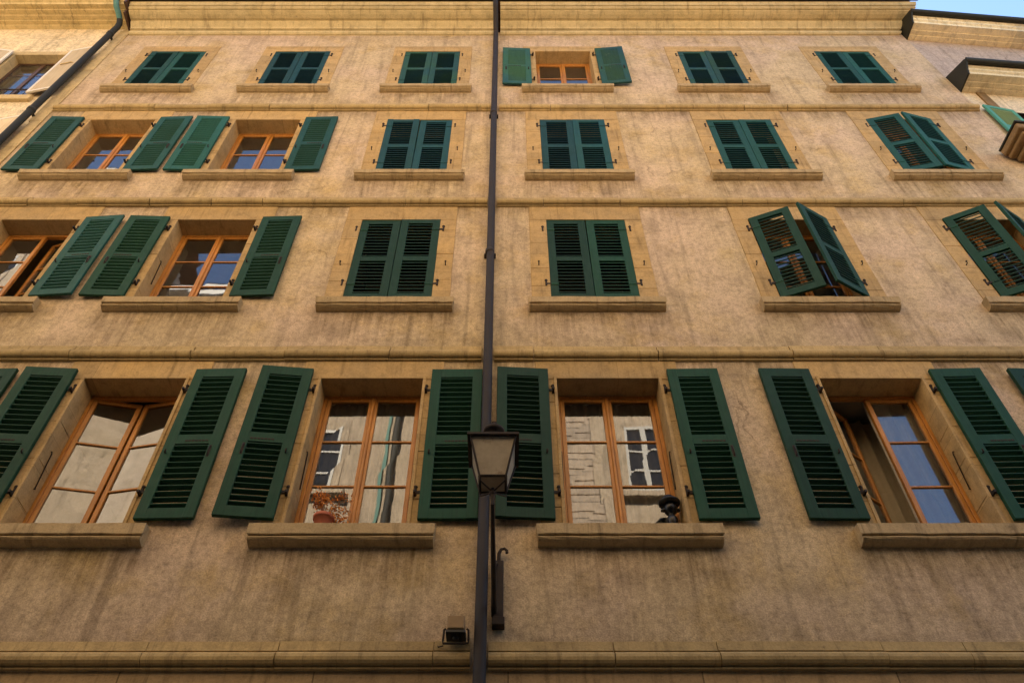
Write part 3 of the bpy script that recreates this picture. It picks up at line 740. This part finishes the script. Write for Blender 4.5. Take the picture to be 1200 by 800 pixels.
for wi, wx in enumerate((LC, LC - 3.2)):
    for fi, (z0, z1) in enumerate(LW[:2]):
        s = MB(); h = .53
        s.box(wx - h - .14, wx - h, -.008, .32, z0 - .02 + H0, z1 + H0, .004); s.box(wx + h, wx + h + .14, -.008, .32, z0 - .02 + H0, z1 + H0, .004)
        s.box(wx - h - .14, wx + h + .14, -.0095, .32, z1 + H0, z1 + .16 + H0, .004)
        so = s.build('window_surround', M['creamstone'], lh)
        s = MB(); s.box(wx - h - .16, wx + h + .16, -.05, .32, z0 - .19 + H0, z0 - .022 + H0, .008); s.build('sill', M['creamstone'], so)
        w = MB(); y = .17
        w.box(wx - h, wx - h + .06, y, y + .05, z0 + H0, z1 + H0); w.box(wx + h - .06, wx + h, y, y + .05, z0 + H0, z1 + H0)
        w.box(wx - h + .06, wx + h - .06, y + .001, y + .049, z1 - .06 + H0, z1 + H0); w.box(wx - h + .06, wx + h - .06, y + .001, y + .049, z0 + H0, z0 + .07 + H0)
        w.box(wx - .035, wx + .035, y - .005, y + .052, z0 + .07 + H0, z1 - .06 + H0)
        for f in (.36, .70):
            for sg in (-1, 1):
                xa, xb = sorted((wx + sg * .045, wx + sg * (h - .06))); zc = z0 + (z1 - z0) * f
                w.box(xa, xb, y + .008, y + .04, zc - .014 + H0, zc + .014 + H0)
        wo = w.build('window', M['brownwood'], lh)
        g = MB(); g.add([(wx - h + .05, y + .012, z0 + H0), (wx + h - .05, y + .012, z0 + H0), (wx + h - .05, y + .012, z1 - .05 + H0), (wx - h + .05, y + .012, z1 - .05 + H0)], [(0, 1, 2, 3)]); g.build('pane', M['glass'], wo, False)
        v = MB(); v.box(wx - h - .02, wx + h + .02, .32, 1.6, z0 - .1 + H0, z1 + .05 + H0); v.f = [f for k, f in enumerate(v.f) if k != 2]; v.sm = v.sm[:len(v.f)]; v.build('recess', M['room'], lh)
        r_ = MB(); yr = .07
        for zz_ in (z0 + .47, z0 + .20): r_.tube([(wx - h, yr, zz_ + H0), (wx + h, yr, zz_ + H0)], .011, 6)
        for k in range(9):
            X = wx - h + .06 + k * .1175; r_.tube([(X, yr, z0 + .20 + H0), (X + .03, yr - .02, z0 + .32 + H0), (X, yr, z0 + .47 + H0)], .007, 5)
        r_.build('window_railing', M['iron'], lh)
        for sg, ang in ((-1, 172), (1, 169.5)):
            W = .535; hz = z1 - z0 + .04; d = 1 if sg < 0 else -1
            o = MB(); x0, x1 = sorted((d * .02, d * (.02 + W)))
            o.box(x0 + .05, x1 - .05, .010, .032, .05, hz - .05)
            so_ = o.build('shutter', M['creampaint'], lh); so_.location = (wx + sg * (h + .01), -.03, z0 + .02 + H0); so_.rotation_euler = (0, 0, R(-ang if sg < 0 else ang))
            f = MB()
            for (xa, xb, za, zb_) in ((x0, x0 + .052, 0, hz), (x1 - .052, x1, 0, hz), (x0 + .052, x1 - .052, 0, .052), (x0 + .052, x1 - .052, hz - .052, hz)): f.box(xa, xb, .004, .040, za, zb_, .003)
            f.build('shutter_frame', M['whitepaint'], so_)
            f = MB(); f.tube([(x0 + .14, .036, hz * .60), (x0 + .16, .05, hz * .60), (x1 - .16, .05, hz * .60), (x1 - .14, .036, hz * .60)], .012, 6); f.build('bar', M['brownwood'] if False else M['creamstone'], so_)

lp = empty('downpipe', (-8.02, -.13, 0)); tag(lp, 'dark grey downpipe with green copper swan neck between the cream house and the tan facade', 'downpipe')
b = MB(); b.tube([(0, 0, .05), (0, 0, 9 + H0), (.0, 0, 16.55 + H0), (.03, -.02, 16.78 + H0), (.05, -.06, 16.88 + H0), (.05, -.12, 16.95 + H0)], .058, 14); b.build('pipe', M['leftpipe'], lp)
b = MB(); b.tube([(.05, -.12, 16.95 + H0), (.03, -.22, 17.02 + H0), (.0, -.34, 17.08 + H0), (-.02, -.43, 17.2 + H0), (-.02, -.45, 17.4 + H0)], .056, 14); b.build('swan_neck', M['copper'], lp)
for z in (12.9, 16.45, 8.0):
    b = MB(); b.lathe([(.060, -.04), (.068, -.035), (.068, .035), (.06, .04)], (0, 0, z + H0), 14); b.box(-.02, .02, .05, .135, z - .015 + H0, z + .015 + H0); b.build('collar', M['leftpipe'], lp)

# ------------------------------------------------------------------ the house on the right, turned a little away
rh = tag(empty('right_house', (XR + .012, .03, 0), R(4.4)), 'house with two pale projecting eaves and dark gutters at the upper right corner', 'building')
b = MB()
WX0, WX1, WZ0, WZ1 = .70, 1.70, 11.75, 13.25
for (x0, x1, z0, z1, m) in ((0, 9, 0, 11.75, 0), (0, WX0, 11.75, 13.25, 0), (WX1, 9, 11.75, 13.25, 0), (0, 9, 13.25, 14.0, 0)):
    b.add([(x0, 0, z0 + (H0 if z0 else 0)), (x1, 0, z0 + (H0 if z0 else 0)), (x1, 0, z1 + H0), (x0, 0, z1 + H0)], [(0, 1, 2, 3)])
b.add([(9, 0, 0), (9, 9, 0), (0, 9, 0), (9, 0, 18), (9, 9, 18), (0, 9, 18)], [(0, 3, 4, 1), (1, 4, 5, 2)])
b.build('wall', M['cream'], rh)
b = MB(); b.add([(0, 0.001, 14.0 + H0), (9, 0.001, 14.0 + H0), (9, .001, 16.7 + H0), (0, .001, 16.7 + H0)], [(0, 1, 2, 3)]); b.build('attic_wall', M['greyrender'], rh)
for k, zb_ in enumerate((16.58, 14.0)):
    e = MB()
    P_ = [(.02, zb_), (-.10, zb_ - .01), (-.104, zb_ + .012), (-.20, zb_ - .005), (-.204, zb_ + .02), (-.345, zb_ + .005), (-.350, zb_ + .06), (-.352, zb_ + .075), (-.385, zb_ + .10), (-.395, zb_ + .14), (-.385, zb_ + .165), (-.41, zb_ + .175), (-.42, zb_ + .215), (.02, zb_ + .30)]
    for x0, x1 in ((.035, 3.4), (3.404, 9)): e.extrude_x(prof(P_), x0, x1)
    eo = e.build('eave', M['paleeave'], rh)
    g = MB()
    gp = [(-.475 + .062 * math.cos(a), zb_ + .255 + .062 * math.sin(a)) for a in [math.pi * .85 + j * math.pi * 1.15 / 9 for j in range(10)]]
    x = .0
    for x0, x1 in ((.0, 2.1), (2.1, 4.4), (4.4, 9)):
        g.extrude_x(prof(gp), x0 + .006, x1, 0, 0, True)
    g.build('gutter', M['gutter'], rh)
    c_ = MB(); c_.extrude_x(prof([(.0, zb_ - .03), (-.36, zb_ - .02), (-.40, zb_ + .08), (-.49, zb_ + .20), (-.49, zb_ + .29), (.0, zb_ + .62)]), .0, .03); c_.build('end_cap', M['gutter'], rh)
    r_ = MB(); r_.add([(0.02, -.47, zb_ + .28 + H0), (9, -.47, zb_ + .28 + H0), (9, 0, zb_ + .63 + H0), (0.02, 0, zb_ + .63 + H0)], [(0, 1, 2, 3)])
    if k == 0: r_.add([(0.02, 0, zb_ + .63 + H0), (9, 0, zb_ + .63 + H0), (9, 5, zb_ + 2.6 + H0), (0.02, 5, zb_ + 2.6 + H0), (9, 9, zb_ + .6 + H0), (.02, 9, zb_ + .6 + H0)], [(0, 1, 2, 3), (3, 2, 4, 5)])
    r_.build('roof', M['roof'], rh)
b = MB(); b.box(.30, .46, -.03, .01, 11.0 + H0, 13.99 + H0, .004); b.build('pilaster_strip', M['hood'], rh)
b = MB(); b.box(WX0 - .1, WX1 + .1, .0, .04, WZ1 + H0, WZ1 + .02 + H0); b.box(WX0, WX1, .02, .9, WZ0 + H0, WZ1 + H0); b.f = [f for k, f in enumerate(b.f) if k != 8]; b.sm = b.sm[:len(b.f)]; b.build('window_recess', M['void'], rh)
# shutter of the right house: pale green frame with olive louvres
W, hz = .58, 1.56
o = MB(); o.box(-.02 - W + .075, -.02 - .075, .012, .030, .09, hz - .08)
so_ = o.build('shutter', M['dullgreen'], rh); so_.location = (WX0 - .02, -.03, 11.75 + H0); so_.rotation_euler = (0, 0, R(6)); so_['label'] = 'pale green shutter with olive louvre panels'
f = MB()
for xa, xb, za, zb_ in ((-.02 - W, -.02 - W + .078, 0, hz), (-.098, -.02, 0, hz), (-.02 - W + .078, -.098, 0, .1), (-.02 - W + .078, -.098, hz - .09, hz), (-.02 - W + .078, -.098, hz * .46, hz * .46 + .09)): f.box(xa, xb, .004, .042, za, zb_, .003)
f.build('shutter_frame', M['palegreen'], so_)
f = MB()
for k in range(26):
    z = .13 + k * (hz - .26) / 26
    if not (hz * .44 < z < hz * .53): f.box(-.02 - W + .090, -.115, .006, .013, z, z + .022)
f.build('louvre', M['dullgreen'], so_)
# moulded stone hood over the lower window of the right house, its end turning round the corner
b = MB()
for k, (p, za, zb_) in enumerate(((.50, 11.43, 11.56), (.44, 11.36, 11.428), (.34, 11.28, 11.358), (.26, 11.20, 11.278), (.12, 11.05, 11.198))):
    b.box(-.42 + (.50 - p), 2.6, -p - .03, -.012 - .03, za + H0, zb_ + H0, .012)
b.build('window_hood', M['hood'], rh)
b = MB(); b.box(-.435, 2.6, -.56, -.045, 11.562 + H0, 11.60 + H0, .004); b.build('hood_flashing', M['gutter'], rh)

# ------------------------------------------------------------------ across the street (seen in the panes)
YO = -7.5
def facade_opposite(name, label, x0, x1, zt, wins, quoin=None, wallmat='opp'):
    root = tag(empty(name, ((x0 + x1) / 2, YO, 0)), label, 'building'); ox = (x0 + x1) / 2
    b = MB(); b.box(x0 - ox, x1 - ox, -9, 0, 0, zt + H0); b.build('wall', M[wallmat], root)
    e = MB(); e.box(x0 - ox - .1, x1 - ox + .1, .0, .28, zt - .45 + H0, zt - .25 + H0, .02); e.box(x0 - ox - .1, x1 - ox + .1, 0, .5, zt - .248 + H0, zt + .0 + H0, .03); e.build('cornice', M['white'], root)
    e = MB(); e.add([(x0 - ox, .5, zt + .01 + H0), (x1 - ox, .5, zt + .01 + H0), (x1 - ox, -4, zt + 2.2 + H0), (x0 - ox, -4, zt + 2.2 + H0), (x1 - ox, -9, zt + H0), (x0 - ox, -9, zt + H0)], [(0, 1, 2, 3), (3, 2, 4, 5)]); e.build('roof', M['roof'], root)
    for wx, z0, z1, w in wins:
        X = wx - ox; s = MB()
        s.box(X - w - .18, X - w, .0, .03, z0 + H0, z1 + H0); s.box(X + w, X + w + .18, 0, .03, z0 + H0, z1 + H0); s.box(X - w - .18, X + w + .18, 0, .032, z1 + H0, z1 + .25 + H0); s.box(X - w - .25, X + w + .25, 0, .12, z0 - .16 + H0, z0 + H0, .01)
        so = s.build('window_surround', M['opp'], root)
        f = MB()
        f.box(X - w, X - w + .06, .004, .05, z0 + H0, z1 + H0); f.box(X + w - .06, X + w, .004, .05, z0 + H0, z1 + H0); f.box(X - .06, X + .06, .004, .052, z0 + H0, z1 + H0)
        f.box(X - w, X + w, .004, .049, z1 - .09 + H0, z1 + H0); f.box(X - w, X + w, .004, .049, z0 + H0, z0 + .09 + H0)
        for t in (.35, .68): f.box(X - w, X + w, .004, .040, z0 + (z1 - z0) * t - .025 + H0, z0 + (z1 - z0) * t + .025 + H0)
        fo = f.build('window', M['white'], root)
        g = MB(); g.box(X - w + .05, X + w - .05, .001, .012, z0 + .05 + H0, z1 - .05 + H0); g.build('pane', M['oppglass'], fo)
    if zt > 12:
        q = MB(); q.box(.02, x1 - x0 - .02, 0, .06, 0, 7.6 + H0); q.v = [(v[0] - (x1 - x0) / 2, v[1], v[2]) for v in q.v]; q.build('bounce_cut_storeys', M['bouncecut'], root)  # unseen dark facing, added to cut bounce onto the lower facade
    if quoin:
        q = MB(); z = 7.62 + H0; k = 0
        while z < zt - .5:
            q.box(quoin[0] - ox, quoin[1] - ox, 0, .055, z + H0 * 0, z + .44, .012); z += .452; k += 1
        q.build('pilaster', M['oppstone'], root)
    return root, ox
wl = []
for z0, z1 in ((11.4, 13.25), (8.2, 10.1), (14.9, 16.6)):
    for wx, w in ((-4.41, .55), (3.15, .45), (-8.1, .55), (-10.9, .55), (6.2, .55)): wl.append((wx, z0, z1, w))
ro, ox = facade_opposite('pale_house', 'pale rendered house across the street with white window frames, reflected in the lower panes', -12.4, 7.9, 18.3, wl, (.95, 1.98))
b = MB(); b.tube([(-2.62 - ox, .10, .1), (-2.62 - ox, .10, 18 + H0)], .08, 12); b.build('pipe', M['leftpipe'], ro)
b = MB(); b.box(-2.86 - ox, -2.79 - ox, .005, .06, .1, 17.8 + H0); b.build('cable_duct', M['copper'], ro)
facade_opposite('tall_house', 'taller rendered house across the street, reflected in the panes at the far left', -26, -12.45, 25, [(-15.5, 18.5, 20.5, .6), (-19, 18.5, 20.5, .6)])
facade_opposite('low_house', 'low house across the street opposite the right end of the facade', 7.95, 22, 6.5, [(10, 2.5, 4.4, .6), (13, 2.5, 4.4, .6)])

# ------------------------------------------------------------------ street
g = MB(); g.add([(-400, -400, 0), (400, -400, 0), (400, 400, 0), (-400, 400, 0)], [(0, 1, 2, 3)])
tag(g.build('ground', M['asphalt']), kind='structure')
for y0, y1 in ((-1.4, -.004), (YO + .004, YO + 1.1)):
    g = MB(); g.box(-60, 60, y0, y1, .004, .13, .012); tag(g.build('pavement', M['slabs']), kind='structure')

# ------------------------------------------------------------------ light, sky, camera
EL, AZ = 55.0, -18.0
w = bpy.data.worlds.new('World'); scene.world = w; w.use_nodes = True
nt = w.node_tree; bg = nt.nodes['Background']
sky = nt.nodes.new('ShaderNodeTexSky'); sky.sky_type = 'NISHITA'; sky.sun_disc = False
sky.sun_elevation = R(EL); sky.sun_rotation = R(AZ); sky.air_density = 1.0; sky.dust_density = 0.3; sky.ozone_density = 3.0
nt.links.new(sky.outputs[0], bg.inputs[0]); bg.inputs[1].default_value = .075
sl = bpy.data.lights.new('sun', 'SUN'); sl.energy = 5.0; sl.angle = R(.5); sl.color = (1, .88, .70)
so = bpy.data.objects.new('sun', sl); COL.objects.link(so)
d = Vector((math.sin(R(AZ)) * math.cos(R(EL)), math.cos(R(AZ)) * math.cos(R(EL)), math.sin(R(EL))))
so.rotation_euler = d.to_track_quat('Z', 'Y').to_euler(); so.location = (0, 20, 40)

cam = bpy.data.cameras.new('camera'); co_ = bpy.data.objects.new('camera', cam); COL.objects.link(co_)
co_.location = (0, -6, H0); co_.rotation_euler = (R(90 + 49.618), 0, 0)
cam.sensor_width = 36; cam.lens = 950 / 1200 * 36; cam.shift_x = 4.5 / 1200; cam.clip_start = .05; cam.clip_end = 2000
scene.camera = co_
vs_ = scene.view_settings; vs_.view_transform = 'Standard'; vs_.look = 'None'; vs_.gamma = 1.0; vs_.exposure = 2.56
scene.render.engine = 'CYCLES'
cy = scene.cycles; cy.max_bounces = 8; cy.diffuse_bounces = 5; cy.glossy_bounces = 4; cy.transparent_max_bounces = 12; cy.use_denoising = True
cy.sample_clamp_indirect = 8
